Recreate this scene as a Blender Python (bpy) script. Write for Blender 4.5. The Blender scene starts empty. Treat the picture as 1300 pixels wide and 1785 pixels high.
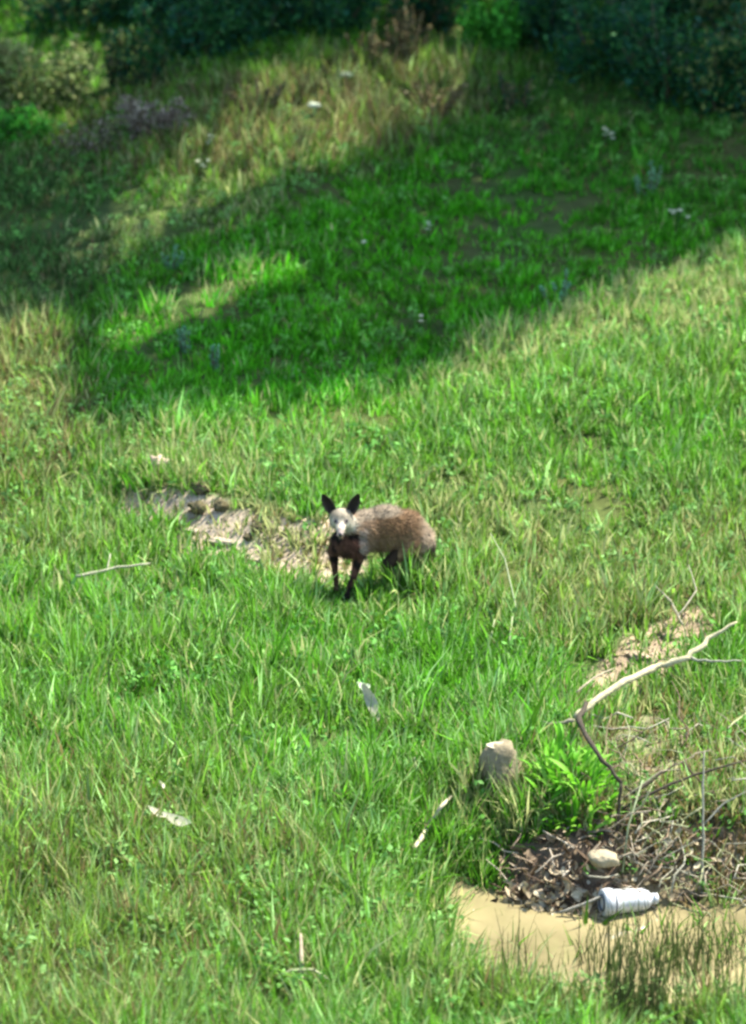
import bpy, bmesh, math, random
import numpy as np
from mathutils import Vector, Matrix, noise as mnoise
R = math.radians
S = bpy.context.scene
COL = S.collection
random.seed(7); rng = np.random.default_rng(11)

# ------------------------------------------------------------------ camera
FOC = 7692.0                       # focal length in photograph pixels
PITCH = R(22.86)
CAM = np.array([0.117, -18.27, 8.13])
cam = bpy.data.cameras.new('camera'); cam_o = bpy.data.objects.new('camera', cam); COL.objects.link(cam_o)
cam_o.location = CAM; cam_o.rotation_euler = (R(90) - PITCH, 0, 0)
cam.sensor_fit = 'VERTICAL'; cam.sensor_height = 24; cam.lens = 24 * FOC / 1785
cam.clip_start = .1; cam.clip_end = 2000
cam.dof.use_dof = True; cam.dof.focus_distance = 18.7; cam.dof.aperture_fstop = 1.4
S.camera = cam_o
# ------------------------------------------------------------------ light
SUN_EL, SUN_AZ = R(58), R(52)      # azimuth from +y towards +x
s_dir = np.array([math.cos(SUN_EL)*math.sin(SUN_AZ), math.cos(SUN_EL)*math.cos(SUN_AZ), math.sin(SUN_EL)])
w = bpy.data.worlds.new('World'); S.world = w; w.use_nodes = True
nt = w.node_tree; bg = nt.nodes['Background']; bg.inputs['Strength'].default_value = .14
sky = nt.nodes.new('ShaderNodeTexSky'); sky.sky_type = 'NISHITA'; sky.sun_disc = False
sky.sun_elevation = SUN_EL; sky.sun_rotation = SUN_AZ
nt.links.new(sky.outputs['Color'], bg.inputs['Color'])
sun = bpy.data.lights.new('sun', 'SUN'); sun.energy = 4.6; sun.angle = R(.5); sun.color = (1, .955, .87)
sun_o = bpy.data.objects.new('sun', sun); COL.objects.link(sun_o)
sun_o.rotation_euler = Vector(-s_dir).to_track_quat('-Z', 'Y').to_euler(); sun_o.location = (6, 4, 14)
S.view_settings.view_transform = 'Standard'; S.view_settings.look = 'None'
S.view_settings.exposure = 1.68; S.view_settings.gamma = 1; S.view_settings.use_curve_mapping = False
S.render.engine = 'CYCLES'
S.cycles.pixel_filter_type = 'BLACKMAN_HARRIS'; S.cycles.filter_width = 2.7
S.render.resolution_x = 746; S.render.resolution_y = 1024

# ------------------------------------------------------------------ layout maths
cP, sP = math.cos(PITCH), math.sin(PITCH)
def proj(x, y, z):
    dx, dy, dz = x-CAM[0], y-CAM[1], z-CAM[2]
    d = dy*cP - dz*sP; u = dy*sP + dz*cP
    return 650 + FOC*dx/d, 892.5 - FOC*u/d
def ray(px, py):
    a = (np.asarray(px, float)-650)/FOC; b = (892.5-np.asarray(py, float))/FOC
    return a, cP + b*sP, -sP + b*cP
def flat(px, py, z=0.):
    rx, ry, rz = ray(px, py); t = (z-CAM[2])/rz
    return CAM[0]+rx*t, CAM[1]+ry*t
def sstep(a, b, x):
    t = np.clip((x-a)/(b-a), 0, 1); return t*t*(3-2*t)
def vnoise(x, y, sc, seed=0):
    x = np.asarray(x, float)/sc + seed*17.3; y = np.asarray(y, float)/sc + seed*9.1
    xi = np.floor(x); yi = np.floor(y); fx = x-xi; fy = y-yi
    fx = fx*fx*(3-2*fx); fy = fy*fy*(3-2*fy)
    def hsh(a, b):
        v = np.sin(a*127.1 + b*311.7 + seed*74.7)*43758.5453
        return v - np.floor(v)
    return (hsh(xi, yi)*(1-fx)+hsh(xi+1, yi)*fx)*(1-fy) + (hsh(xi, yi+1)*(1-fx)+hsh(xi+1, yi+1)*fx)*fy
def inpoly(px, py, poly):
    px = np.asarray(px, float); py = np.asarray(py, float)
    c = np.zeros(px.shape, bool); n = len(poly)
    for i in range(n):
        x1, y1 = poly[i]; x2, y2 = poly[(i+1) % n]
        if y1 == y2: continue
        k = ((y1 > py) != (y2 > py)) & (px < (x2-x1)*(py-y1)/(y2-y1)+x1)
        c ^= k
    return c
def sdist(x, y, poly):
    d = np.full(np.shape(x), 1e9); n = len(poly)
    for i in range(n):
        x1, y1 = poly[i]; x2, y2 = poly[(i+1) % n]
        ex, ey = x2-x1, y2-y1; t = np.clip(((x-x1)*ex+(y-y1)*ey)/(ex*ex+ey*ey), 0, 1)
        d = np.minimum(d, np.hypot(x-x1-t*ex, y-y1-t*ey))
    return np.where(inpoly(x, y, poly), -d, d)
WZ = -.25
WPX = [(790,1535),(850,1560),(940,1588),(1050,1606),(1160,1602),(1300,1578),(1500,1560),(1900,1540),(1900,1800),(1500,1760),(1300,1755),(1150,1745),(1000,1745),(920,1735),(862,1695),(805,1625)]
WPOLY = [tuple(float(v) for v in flat(a, b, WZ)) for a, b in WPX]
TOE = np.array([flat(a, b) for a, b in [(-300,860),(120,880),(230,915),(330,955),(470,1003),(560,1015),(640,985),(760,960),(900,950),(1300,900),(1700,860)]])
def height(x, y):
    x = np.asarray(x, float); y = np.asarray(y, float)
    h = .035*(vnoise(x, y, .9, 1)-.5) + .02*(vnoise(x, y, .33, 2)-.5)
    ty = np.interp(x, TOE[:, 0], TOE[:, 1])
    amp = .05 + .09*sstep(-1.6, -1.05, x)*(1-sstep(-.12, .25, x))
    h = h*(1-.7*np.exp(-((x-.1)**2+(y-.03)**2)/.15)) + amp*sstep(.0, .42, y-ty-.02)
    h = h + .075*np.maximum(y-2.6, 0) + .0*y
    # low berm that carries the pale grass on the right
    bx = (y - (1.95+.42*(x-.4)))
    h = h + .14*sstep(.0, .9, x)*np.exp(-bx*bx/.28)
    # small cut in the ground on the right
    ex, ey = flat(1125, 1170)
    h = h - .10*np.exp(-((x-ex)/.34)**2-((y-ey+.12)/.30)**2)
    far = sstep(4, 12, np.hypot(x, y-2)-6)
    h = h + far*.25*(vnoise(x, y, 7, 5)-.5)
    near = (np.abs(x) < 9) & (np.abs(y) < 12)
    sd = np.full(np.shape(x), 9.); 
    if np.ndim(x): sd[near] = sdist(x[near], y[near], WPOLY)
    else: sd = sdist(x, y, WPOLY)
    sd = sd + .07*(vnoise(x, y, .22, 6)-.5)
    t = sstep(-.1, .5, sd)
    return np.where(sd < .5, h*t + (1-t)*(-.33), h)
def hit(px, py):
    rx, ry, rz = ray(px, py); t = (0-CAM[2])/rz
    for _ in range(14):
        x = CAM[0]+rx*t; y = CAM[1]+ry*t; z = CAM[2]+rz*t
        t = t + .7*(height(x, y)-z)/rz
    x = CAM[0]+rx*t; y = CAM[1]+ry*t
    return x, y, height(x, y)
def P(px, py, dz=0.):
    x, y, z = hit(np.array([float(px)]), np.array([float(py)])); return Vector((x[0], y[0], z[0]+dz))
def G(x, y, dz=0.): return Vector((x, y, float(height(np.array([x]), np.array([y]))[0])+dz))
def blob(px, py, cx, cy, rx, ry, ang=0, soft=.35):
    a = R(ang); dx = px-cx; dy = py-cy
    u = dx*math.cos(a)-dy*math.sin(a); v = dx*math.sin(a)+dy*math.cos(a)
    return 1-sstep(1-soft, 1+soft, np.sqrt((u/rx)**2+(v/ry)**2))

# ------------------------------------------------------------------ object helpers
def tag(o, label=None, cat=None, group=None, kind=None):
    if label: o['label'] = label
    if cat: o['category'] = cat
    if group: o['group'] = group
    if kind: o['kind'] = kind
    return o
def link(name, me, mat=None, parent=None, loc=None):
    o = bpy.data.objects.new(name, me); COL.objects.link(o)
    if mat and me: me.materials.append(mat)
    if parent: o.parent = parent
    if loc is not None: o.location = loc
    return o
def empty(name, loc=(0,0,0)):
    o = bpy.data.objects.new(name, None); COL.objects.link(o); o.location = loc; o.empty_display_size = .05; return o
def npmesh(name, V, F, colors=None, smooth=False):
    """V (n,3); F list of arrays of faces (m,k)"""
    me = bpy.data.meshes.new(name)
    F = [f for f in F if len(f)]
    loops = np.concatenate([f.ravel() for f in F]).astype(np.int32)
    tot = np.concatenate([np.full(len(f), f.shape[1]) for f in F]).astype(np.int32)
    st = np.concatenate([[0], np.cumsum(tot)[:-1]]).astype(np.int32)
    me.vertices.add(len(V)); me.vertices.foreach_set('co', np.asarray(V, np.float32).ravel())
    me.loops.add(len(loops)); me.loops.foreach_set('vertex_index', loops)
    me.polygons.add(len(tot)); me.polygons.foreach_set('loop_start', st); me.polygons.foreach_set('loop_total', tot)
    if smooth: me.polygons.foreach_set('use_smooth', np.ones(len(tot), bool))
    me.update(calc_edges=True)
    if colors is not None:
        a = me.color_attributes.new('tint', 'FLOAT_COLOR', 'POINT')
        c = np.ones((len(V), 4), np.float32); c[:, :3] = colors
        a.data.foreach_set('color', c.ravel())
    return me
class Acc:
    def __init__(s): s.V=[]; s.F3=[]; s.F4=[]; s.C=[]; s.n=0
    def add(s, V, F3=None, F4=None, C=None):
        V = np.asarray(V, float); s.V.append(V)
        if F3 is not None: s.F3.append(np.asarray(F3, int)+s.n)
        if F4 is not None: s.F4.append(np.asarray(F4, int)+s.n)
        s.C.append(np.broadcast_to(np.asarray(C if C is not None else (1,1,1), float), V.shape)); s.n += len(V)
    def tube(s, pts, rad, sides=7, C=None, wob=0.):
        pts = [Vector(p) for p in pts]; n = len(pts); V = []; 
        up = Vector((0,0,1))
        for i, p in enumerate(pts):
            t = (pts[min(i+1, n-1)]-pts[max(i-1, 0)]).normalized()
            a = t.cross(up); 
            if a.length < .05: a = t.cross(Vector((1,0,0)))
            a.normalize(); b = t.cross(a).normalized()
            for k in range(sides):
                q = 2*math.pi*k/sides; r = rad[i]*(1+random.uniform(-wob, wob))
                V.append(p+a*math.cos(q)*r+b*math.sin(q)*r)
        V.append(pts[0]); V.append(pts[-1]); F4=[]; F3=[]
        for i in range(n-1):
            for k in range(sides):
                k2 = (k+1) % sides; F4.append((i*sides+k, i*sides+k2, (i+1)*sides+k2, (i+1)*sides+k))
        e0, e1 = n*sides, n*sides+1
        for k in range(sides):
            k2 = (k+1) % sides; F3.append((e0, k2, k)); F3.append((e1, (n-1)*sides+k, (n-1)*sides+k2))
        s.add([tuple(v) for v in V], F3, F4, C)
    def mesh(s, name, smooth=True):
        F = []
        if s.F4: F.append(np.concatenate(s.F4))
        if s.F3: F.append(np.concatenate(s.F3))
        return npmesh(name, np.concatenate(s.V), F, np.concatenate(s.C), smooth)
def wiggle(a, b, n=7, amp=.02, sag=0.):
    a, b = Vector(a), Vector(b); L = (b-a).length; out = []
    sd = random.uniform(0, 99)
    for i in range(n):
        t = i/(n-1); e = math.sin(math.pi*t)
        p = a.lerp(b, t) + Vector((mnoise.noise((t*3, sd, 0)), mnoise.noise((t*3, sd, 5)), mnoise.noise((t*3, sd, 9))))*amp*min(1, 4*t*(1-t)+.15)
        p.z -= sag*e; out.append(p)
    return out

# ------------------------------------------------------------------ materials
def mat(name, base=(.5,.5,.5), rough=.7, tint=False, transl=0., noise=None, bump=None, spec=.3):
    m = bpy.data.materials.new(name); m.use_nodes = True; n = m.node_tree.nodes; l = m.node_tree.links
    b = n['Principled BSDF']; b.inputs['Roughness'].default_value = rough; b.inputs['Base Color'].default_value = (*base, 1)
    b.inputs['Specular IOR Level'].default_value = spec
    out = n['Material Output']; csock = None
    if tint:
        a = n.new('ShaderNodeAttribute'); a.attribute_name = 'tint'; csock = a.outputs['Color']
    tc = n.new('ShaderNodeTexCoord')
    if noise:
        sc, lo, hi = noise
        t = n.new('ShaderNodeTexNoise'); t.inputs['Scale'].default_value = sc; t.inputs['Detail'].default_value = 6; t.inputs['Roughness'].default_value = .65
        l.new(tc.outputs['Object'], t.inputs['Vector'])
        mr = n.new('ShaderNodeMapRange'); mr.inputs['From Min'].default_value = .3; mr.inputs['From Max'].default_value = .7
        mr.inputs['To Min'].default_value = lo; mr.inputs['To Max'].default_value = hi; l.new(t.outputs['Fac'], mr.inputs['Value'])
        mx = n.new('ShaderNodeVectorMath'); mx.operation = 'SCALE'
        if csock: l.new(csock, mx.inputs[0])
        else: mx.inputs[0].default_value = base
        l.new(mr.outputs['Result'], mx.inputs['Scale']); csock = mx.outputs['Vector']
    if csock: l.new(csock, b.inputs['Base Color'])
    if bump:
        sc, st = bump
        t = n.new('ShaderNodeTexNoise'); t.inputs['Scale'].default_value = sc; t.inputs['Detail'].default_value = 5
        l.new(tc.outputs['Object'], t.inputs['Vector'])
        bp = n.new('ShaderNodeBump'); bp.inputs['Strength'].default_value = st; bp.inputs['Distance'].default_value = .01
        l.new(t.outputs['Fac'], bp.inputs['Height']); l.new(bp.outputs['Normal'], b.inputs['Normal'])
    if transl:
        tr = n.new('ShaderNodeBsdfTranslucent'); ms = n.new('ShaderNodeMixShader'); ms.inputs['Fac'].default_value = transl
        if csock: l.new(csock, tr.inputs['Color'])
        else: tr.inputs['Color'].default_value = (*base, 1)
        l.new(b.outputs[0], ms.inputs[1]); l.new(tr.outputs[0], ms.inputs[2]); l.new(ms.outputs[0], out.inputs['Surface'])
    return m
M_blade = mat('grass_blade', rough=.55, tint=True, transl=.48, spec=.12)
M_leaf = mat('leaf', rough=.55, tint=True, transl=.4, spec=.15)
M_ground = mat('soil', rough=.95, tint=True, noise=(9, .6, 1.35), bump=(40, .8), spec=.1)
M_bark = mat('bark', rough=.85, tint=True, noise=(45, .65, 1.25), bump=(120, .6), spec=.15)
M_dead = mat('dead_leaf', rough=.75, tint=True, transl=.15, noise=(30, .7, 1.2), spec=.2)
M_fur = mat('fur', rough=.8, tint=True, noise=(60, .8, 1.2), spec=.15)
M_rock = mat('rock', rough=.9, tint=True, noise=(18, .65, 1.25), bump=(60, .9), spec=.15)
M_plastic = mat('white_plastic', (.56, .57, .56), rough=.35, noise=(16, .72, 1.06), spec=.5)
M_grey = mat('grey_plastic', (.09, .10, .11), rough=.5)
M_black = mat('dark_wet', (.012, .01, .009), rough=.25, spec=.6)
M_flower = mat('petal', (.72, .74, .50), rough=.6, transl=.3)

# ------------------------------------------------------------------ ground
def axis(lo, hi, st, far, k=1.35):
    a = list(np.arange(lo, hi+1e-6, st)); d = st; v = hi
    while v < far: d *= k; v += d; a.append(v)
    d = st; v = lo; pre = []
    while v > -far: d *= k; v -= d; pre.append(v)
    return np.array(pre[::-1]+a)
ax = axis(-4, 4, .05, 260); ay = axis(-5.5, 9.5, .05, 260)
X, Y = np.meshgrid(ax, ay); x = X.ravel(); y = Y.ravel(); z = height(x, y)
z = z + .006*(vnoise(x, y, .09, 8)-.5)
nx, ny = len(ax), len(ay)
ii = (np.arange(ny-1)[:, None]*nx+np.arange(nx-1)[None, :]).ravel()
F = np.stack([ii, ii+1, ii+nx+1, ii+nx], 1)
px, py = proj(x, y, z)
nz = 34*(vnoise(x, y, .22, 3)-.5); nz2 = 30*(vnoise(x, y, .16, 4)-.5)
DIRT = [(222,838),(300,845),(385,872),(455,895),(560,885),(640,900),(640,1000),(560,1022),(480,1008),(390,972),(300,938),(228,905)]
CUT = [(1005,1200),(1040,1150),(1090,1105),(1180,1055),(1265,1065),(1235,1130),(1130,1195),(1050,1225)]
def dirt_mask(px, py):
    d = np.where(inpoly(px, py, DIRT), 1., 0.)
    d = np.maximum(d, np.where(inpoly(px, py, CUT), .9, 0))
    d = np.maximum(d, .35*blob(px, py, 1150, 1320, 110, 90, 0))
    return d
def mud_mask(px, py):
    return np.maximum.reduce([blob(px, py, 950, 1530, 170, 70, -12), .9*blob(px, py, 1230, 1480, 200, 110), .8*blob(px, py, 870, 1330, 50, 70)])
dm = dirt_mask(px+nz, py+nz2); mm = mud_mask(px+nz, py+nz2)
sd = sdist(x, y, WPOLY)
wet = 1-sstep(.02, .16, sd); 
turf = np.stack([.050+.02*vnoise(x,y,.4,9), .075+.02*vnoise(x,y,.3,10), np.full(len(x), .022)], 1)
c = turf*(1-dm[:, None]) + np.array([.42,.335,.235])*dm[:, None]*(0.72+.45*vnoise(x, y, .13, 12))[:, None]
cutm = np.where(inpoly(px+nz, py+nz2, CUT), .75, 0)[:, None]; c = c*(1-cutm)+np.array([.26,.19,.115])*cutm
c = c*(1-mm[:, None]) + np.array([.21,.16,.10])*mm[:, None]
c = c*(1-wet[:, None]) + np.array([.10,.072,.038])*wet[:, None]
g = link('ground', npmesh('ground', np.stack([x, y, z], 1), [F], c, True), M_ground); tag(g, kind='structure')
# muddy creek water
mw = bpy.data.materials.new('muddy_water'); mw.use_nodes = True; n = mw.node_tree.nodes; l = mw.node_tree.links; b = n['Principled BSDF']
tc = n.new('ShaderNodeTexCoord'); t = n.new('ShaderNodeTexNoise'); t.inputs['Scale'].default_value = 2.2; t.inputs['Detail'].default_value = 4
l.new(tc.outputs['Object'], t.inputs['Vector'])
cr = n.new('ShaderNodeValToRGB'); cr.color_ramp.elements[0].position = .35; cr.color_ramp.elements[0].color = (.16,.135,.066,1)
cr.color_ramp.elements[1].position = .65; cr.color_ramp.elements[1].color = (.30,.25,.125,1)
l.new(t.outputs['Fac'], cr.inputs['Fac']); l.new(cr.outputs['Color'], b.inputs['Base Color'])
b.inputs['Roughness'].default_value = .06; b.inputs['IOR'].default_value = 1.33; b.inputs['Specular IOR Level'].default_value = 1.
t2 = n.new('ShaderNodeTexNoise'); t2.inputs['Scale'].default_value = 14; l.new(tc.outputs['Object'], t2.inputs['Vector'])
bp = n.new('ShaderNodeBump'); bp.inputs['Strength'].default_value = .05; bp.inputs['Distance'].default_value = .01
l.new(t2.outputs['Fac'], bp.inputs['Height']); l.new(bp.outputs['Normal'], b.inputs['Normal'])
cx0 = sum(p[0] for p in WPOLY)/len(WPOLY); cy0 = sum(p[1] for p in WPOLY)/len(WPOLY)
wv = [(p[0]+(p[0]-cx0)*.12*0+ (.12 if p[0]>cx0 else -.12), p[1]+(.18 if p[1]>cy0 else -.18), WZ) for p in WPOLY]
wv = np.array([(cx0, cy0, WZ)]+wv); nW = len(WPOLY)
wf = np.array([(0, i+1, (i+1) % nW+1) for i in range(nW)])
wo = link('creek_water', npmesh('creek_water', wv, [wf]), mw); tag(wo, kind='structure')

# ------------------------------------------------------------------ grass
SHADE = [(-900,640),(-60,590),(55,535),(130,590),(112,700),(165,795),(215,740),(330,702),(520,697),(650,678),(780,632),(900,582),(1040,512),(1160,466),(1320,420),(1900,300),(1900,-700),(-900,-700)]
def zones(px, py, x, y):
    """returns dens, height, dryness, olive, brown (0..1), bluish"""
    n1 = 60*(vnoise(x, y, .35, 21)-.5); n2 = 45*(vnoise(x, y, .28, 22)-.5)
    qx, qy = px+n1, py+n2
    dens = np.ones(len(px)); H = .095 + .0*px
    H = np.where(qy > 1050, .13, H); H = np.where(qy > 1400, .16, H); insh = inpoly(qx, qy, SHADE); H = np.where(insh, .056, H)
    dry = np.where(insh, .02, .10); olive = np.where(insh, .08, .18); brown = 0.*px; blue = np.where(insh, .10, .28); dark_tone = 0.*px  # shade hue put into the colour mix: fewer straw, olive and pale blades
    def put(arr, m, v): return arr*(1-m)+v*m
    m = blob(qx, qy, 150, 1640, 420, 260, 10, .5); olive = put(olive, m, .85); dry = put(dry, m, .22); brown = put(brown, m, .25); H = put(H, m, .15)
    m = blob(qx, qy, 620, 1690, 330, 150, 0, .5); olive = put(olive, m, .5); dry = put(dry, m, .2)
    m = blob(qx, qy, 20, 720, 140, 190, 0, .4); olive = put(olive, m, .8); dry = put(dry, m, .5); brown = put(brown, m, .45); H = put(H, m, .10)
    m = blob(qx, qy, 60, 900, 150, 120, 0, .4); olive = put(olive, m, .55); dry = put(dry, m, .22)
    m = blob(qx, qy, 860, 915, 190, 75, -5, .5); olive = put(olive, m, .6); dry = put(dry, m, .42); dens = put(dens, m, .75)
    m = blob(qx, qy, 330, 800, 150, 50, -8, .5); olive = put(olive, m, .6); dry = put(dry, m, .42)
    m = blob(qx, qy, 1150, 1010, 300, 110, 8, .4); olive = put(olive, m, .75); dry = put(dry, m, .33); brown = put(brown, m, .15)
    m = blob(qx, qy, 1030, 560, 300, 45, 20, .5); dry = put(dry, m, .62); olive = put(olive, m, .7)
    m = blob(qx, qy, 1230, 520, 130, 60, 20, .5); dry = put(dry, m, .6)
    m = blob(qx, qy, 800, 1180, 130, 60, 0, .4); olive = put(olive, m, 0.); dry = put(dry, m, .0)
    m = blob(qx, qy, 560, 210, 290, 95, 12, .4); dry = put(dry, m, .5); brown = put(brown, m, .6); olive = put(olive, m, .8); H = put(H, m, .12)
    m = blob(qx, qy, 300, 390, 230, 50, 22, .5); dry = put(dry, m, .40); olive = put(olive, m, .65)
    m = blob(qx, qy, 360, 520, 200, 22, 21, .5); dry = put(dry, m, .35); H = put(H, m, .11)
    m = blob(qx, qy, 230, 240, 180, 90, 15, .4); brown = put(brown, m, .5); dry = put(dry, m, .3)
    m = blob(qx, qy, 1190, 1370, 210, 150, 0, .35); dry = put(dry, m, .55); dens = put(dens, m, .6); brown = put(brown, m, .35); H = put(H, m, .10); m = blob(qx, qy, 1200, 1520, 230, 80, 0, .3); dry = put(dry, m, .8); dens = put(dens, m, .3); brown = put(brown, m, .8); H = put(H, m, .08)
    m = blob(qx, qy, 1200, 1240, 130, 60, 0, .4); dry = put(dry, m, .25); olive = put(olive, m, .6); dens = put(dens, m, .8)
    m = blob(qx, qy, 870, 1410, 110, 60, 0, .35); dry = put(dry, m, .6); dens = put(dens, m, .6)
    m = blob(qx, qy, 1100, 1760, 330, 60, 0, .4); olive = put(olive, m, .8); brown = put(brown, m, .25); H = put(H, m, .15); dens = put(dens, m, 1.1); m = blob(qx, qy, 1150, 1790, 150, 60); dens = put(dens, m, .6); H = put(H, m, .12); dry = put(dry, m, .2)
    m = np.where(inpoly(qx, qy, DIRT), 1., 0.); dry = put(dry, m, .85); brown = put(brown, m, .15)
    m = np.maximum(blob(qx, qy, 60, 400, 170, 150, -25, .4), .7*blob(qx, qy, 1150, 230, 330, 130, 0, .5)); dark_tone = m; brown = np.maximum(brown, .2*m)  # darkened blades at left; at right deep shade put into their colour
    # bare places
    bare = np.maximum.reduce([np.where(inpoly(qx, qy, DIRT), np.where(px > 440, .6, .88), 0), np.where(inpoly(qx, qy, CUT), .68, 0),
        .93*blob(px, py, 975, 1520, 125, 65, 8, .2), .9*blob(px, py, 872, 1350, 18, 18, 0, .3), 
        .35*blob(px, py, 1160, 1320, 70, 60), blob(px, py, 1010, 1580, 190, 34, 8)])
    H = put(H, np.clip(bare*1.2, 0, 1), .055)
    dens = dens*(1-bare)
    # fox's legs stay clear
    m = blob(px, py, 602, 1060, 55, 38, 0, .3); H = put(H, m, .045)
    m = blob(px, py, 600, 1015, 42, 40, 0, .3); H = put(H, m, .03)
    m = blob(px, py, 738, 1024, 72, 22, 0, .3); H = put(H, m, .22); dens = put(dens, m, 1.6); m = blob(px, py, 655, 1050, 30, 25, 0, .3); H = put(H, m, .09)
    sd = sdist(x, y, WPOLY); dens = np.where(sd < .03, np.where((px>1000)&(py>1640), .2, .02), dens); dens = dens*(1-np.clip(1.3*blob(px, py, 1060, 1592, 150, 45, 0), 0, 1))
    return dens, H, np.clip(dry, 0, 1), olive, brown, blue, dark_tone
def make_grass(name, NT, per, px0, px1, py0, py1, only=None, hs=1., wmul=1., lab=None):
    tx = rng.uniform(px0, px1, NT); ty = rng.uniform(py0, py1, NT)
    x, y, z = hit(tx, ty)
    px, py = proj(x, y, z)
    ok = np.isfinite(x) & (np.abs(x) < 12) & (y < 16); x, y, z, px, py = [a[ok] for a in (x, y, z, px, py)]
    dens, H, dry, olive, brown, blue, dark_tone = zones(px, py, x, y)
    clump = vnoise(x, y, .16, 31)*.55+vnoise(x, y, .5, 32)*.45
    keep = rng.uniform(0, 1, len(x)) < dens*np.clip(-.15+2.1*clump, 0, 1)
    x, y, z, px, py, H, dry, olive, brown, clump, blue, dark_tone = [a[keep] for a in (x, y, z, px, py, H, dry, olive, brown, clump, blue, dark_tone)]
    n = len(x)
    H = H*(.55+.95*clump)*rng.uniform(.75, 1.25, n)*hs
    rep = np.repeat(np.arange(n), per); m = len(rep)
    rr = rng.uniform(0, .032, m)**1 ; ra = rng.uniform(0, 2*np.pi, m)
    bx = x[rep]+rr*np.cos(ra); by = y[rep]+rr*np.sin(ra); bz = height(bx, by)-.006
    h = H[rep]*rng.uniform(.45, 1.35, m)
    tall = rng.uniform(0, 1, m) < .012; h = np.where(tall, h*1.7, h)
    la = ra+rng.normal(0, .7, m); lean = np.abs(rng.normal(.20, .20, m))+rr*6
    flop = rng.uniform(0, 1, m) < .10; lean = np.where(flop, lean+.8, lean)
    dx, dy = np.cos(la)*np.sin(lean), np.sin(la)*np.sin(lean); dz = np.cos(lean)
    wdt = np.where(rng.uniform(0, 1, m) < .22, rng.uniform(.009, .016, m), rng.uniform(.004, .0095, m))*wmul; wa = rng.uniform(0, np.pi, m)
    wx, wy = np.cos(wa)*wdt*.5, np.sin(wa)*wdt*.5
    base = np.stack([bx, by, bz], 1); D = np.stack([dx, dy, dz], 1); W = np.stack([wx, wy, 0*wx], 1)
    mid = base+D*(h*.55)[:, None]
    D2 = D+np.stack([dx*.9, dy*.9, -.35*np.sin(lean)-.05], 1)*rng.uniform(.3, 1.4, m)[:, None]
    D2 /= np.linalg.norm(D2, axis=1)[:, None]
    tip = mid+D2*(h*.5)[:, None]
    V = np.stack([base-W, base+W, mid-W*.85, mid+W*.85, tip], 1).reshape(-1, 3)
    k = np.arange(m)*5
    F4 = np.stack([k, k+1, k+3, k+2], 1); F3 = np.stack([k+2, k+3, k+4], 1)
    # colour per tuft + per blade (species and age, plus shade put into the colour)
    u = rng.uniform(0, 1, n)[rep]*.5+rng.uniform(0, 1, m)*.5
    green = np.array([.100, .310, .018]); ol = np.array([.185, .300, .045]); st = np.array([.40, .43, .17]); br = np.array([.22, .165, .07]); bl = np.array([.28, .46, .15])
    C = np.tile(green, (m, 1)); lum = (.42+.95*rng.uniform(0, 1, n)[rep])*rng.uniform(.6, 1.5, m)
    nb = vnoise(x, y, .6, 41)[rep]
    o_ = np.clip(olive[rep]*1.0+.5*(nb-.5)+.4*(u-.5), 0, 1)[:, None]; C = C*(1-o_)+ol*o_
    bm = ((rng.uniform(0, 1, m) < blue[rep]))[:, None]; C = np.where(bm, bl, C); dk = dark_tone[rep][:, None]*.8; C = C*(1-dk)+np.array([.075, .165, .045])*dk
    C = C*lum[:, None]
    shade_tint = blob(px, py, 760, 470, 640, 200, 18, .3)[rep][:, None]; C = C*(1-shade_tint)+C*np.array([.72, 1.18, .55])*shade_tint      # greener shade hue put into the blade colour across the dark slope
    dm = (rng.uniform(0, 1, m) < dry[rep])[:, None]
    bq = (rng.uniform(0, 1, m) < brown[rep])[:, None]
    C = np.where(dm, np.where(bq, br, st)*(.6+.75*rng.uniform(0, 1, m))[:, None], C)
    C = np.where(~dm & bq & (rng.uniform(0,1,m)<.5)[:,None], br*.8, C)
    Cv = np.repeat(C, 5, axis=0)
    o = link(name, npmesh(name, V, [F4, F3], Cv), M_blade)
    tag(o, lab, 'grass', kind='stuff'); return o
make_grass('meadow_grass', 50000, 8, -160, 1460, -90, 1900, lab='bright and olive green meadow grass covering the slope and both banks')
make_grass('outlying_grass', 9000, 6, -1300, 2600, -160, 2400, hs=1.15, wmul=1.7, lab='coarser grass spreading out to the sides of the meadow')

# broad leaved weeds and clover scattered through the grass
NW = 3000
x, y, z = hit(rng.uniform(-160, 1460, NW), rng.uniform(200, 1850, NW)); px, py = proj(x, y, z)
dens, H, dry, olive, brown, blue, dark_tone = zones(px, py, x, y)
k_ = (rng.uniform(0, 1, NW) < dens*np.clip(vnoise(x, y, .5, 71)*2.2-.55, .05, 1)) & (sdist(x, y, WPOLY) > .05) & (np.hypot(x-.15, y+.1) > .3)
x, y, z, H, olive = x[k_], y[k_], z[k_], H[k_], olive[k_]; n_ = len(x); rep = np.repeat(np.arange(n_), 9); m_ = len(rep)
a_ = rng.uniform(0, 6.28, m_); r_ = rng.uniform(.004, .045, m_); LCW = np.stack([x[rep]+np.cos(a_)*r_, y[rep]+np.sin(a_)*r_, z[rep]+H[rep]*rng.uniform(.35, 1.0, m_)], 1)
cw = np.array([.13,.34,.06])*rng.uniform(.6, 1.35, n_)[rep][:, None]; cw = cw*(1-olive[rep][:, None]*.6)+np.array([.24,.34,.12])*olive[rep][:, None]*.6
cw = cw*rng.uniform(.75, 1.3, m_)[:, None]
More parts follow.
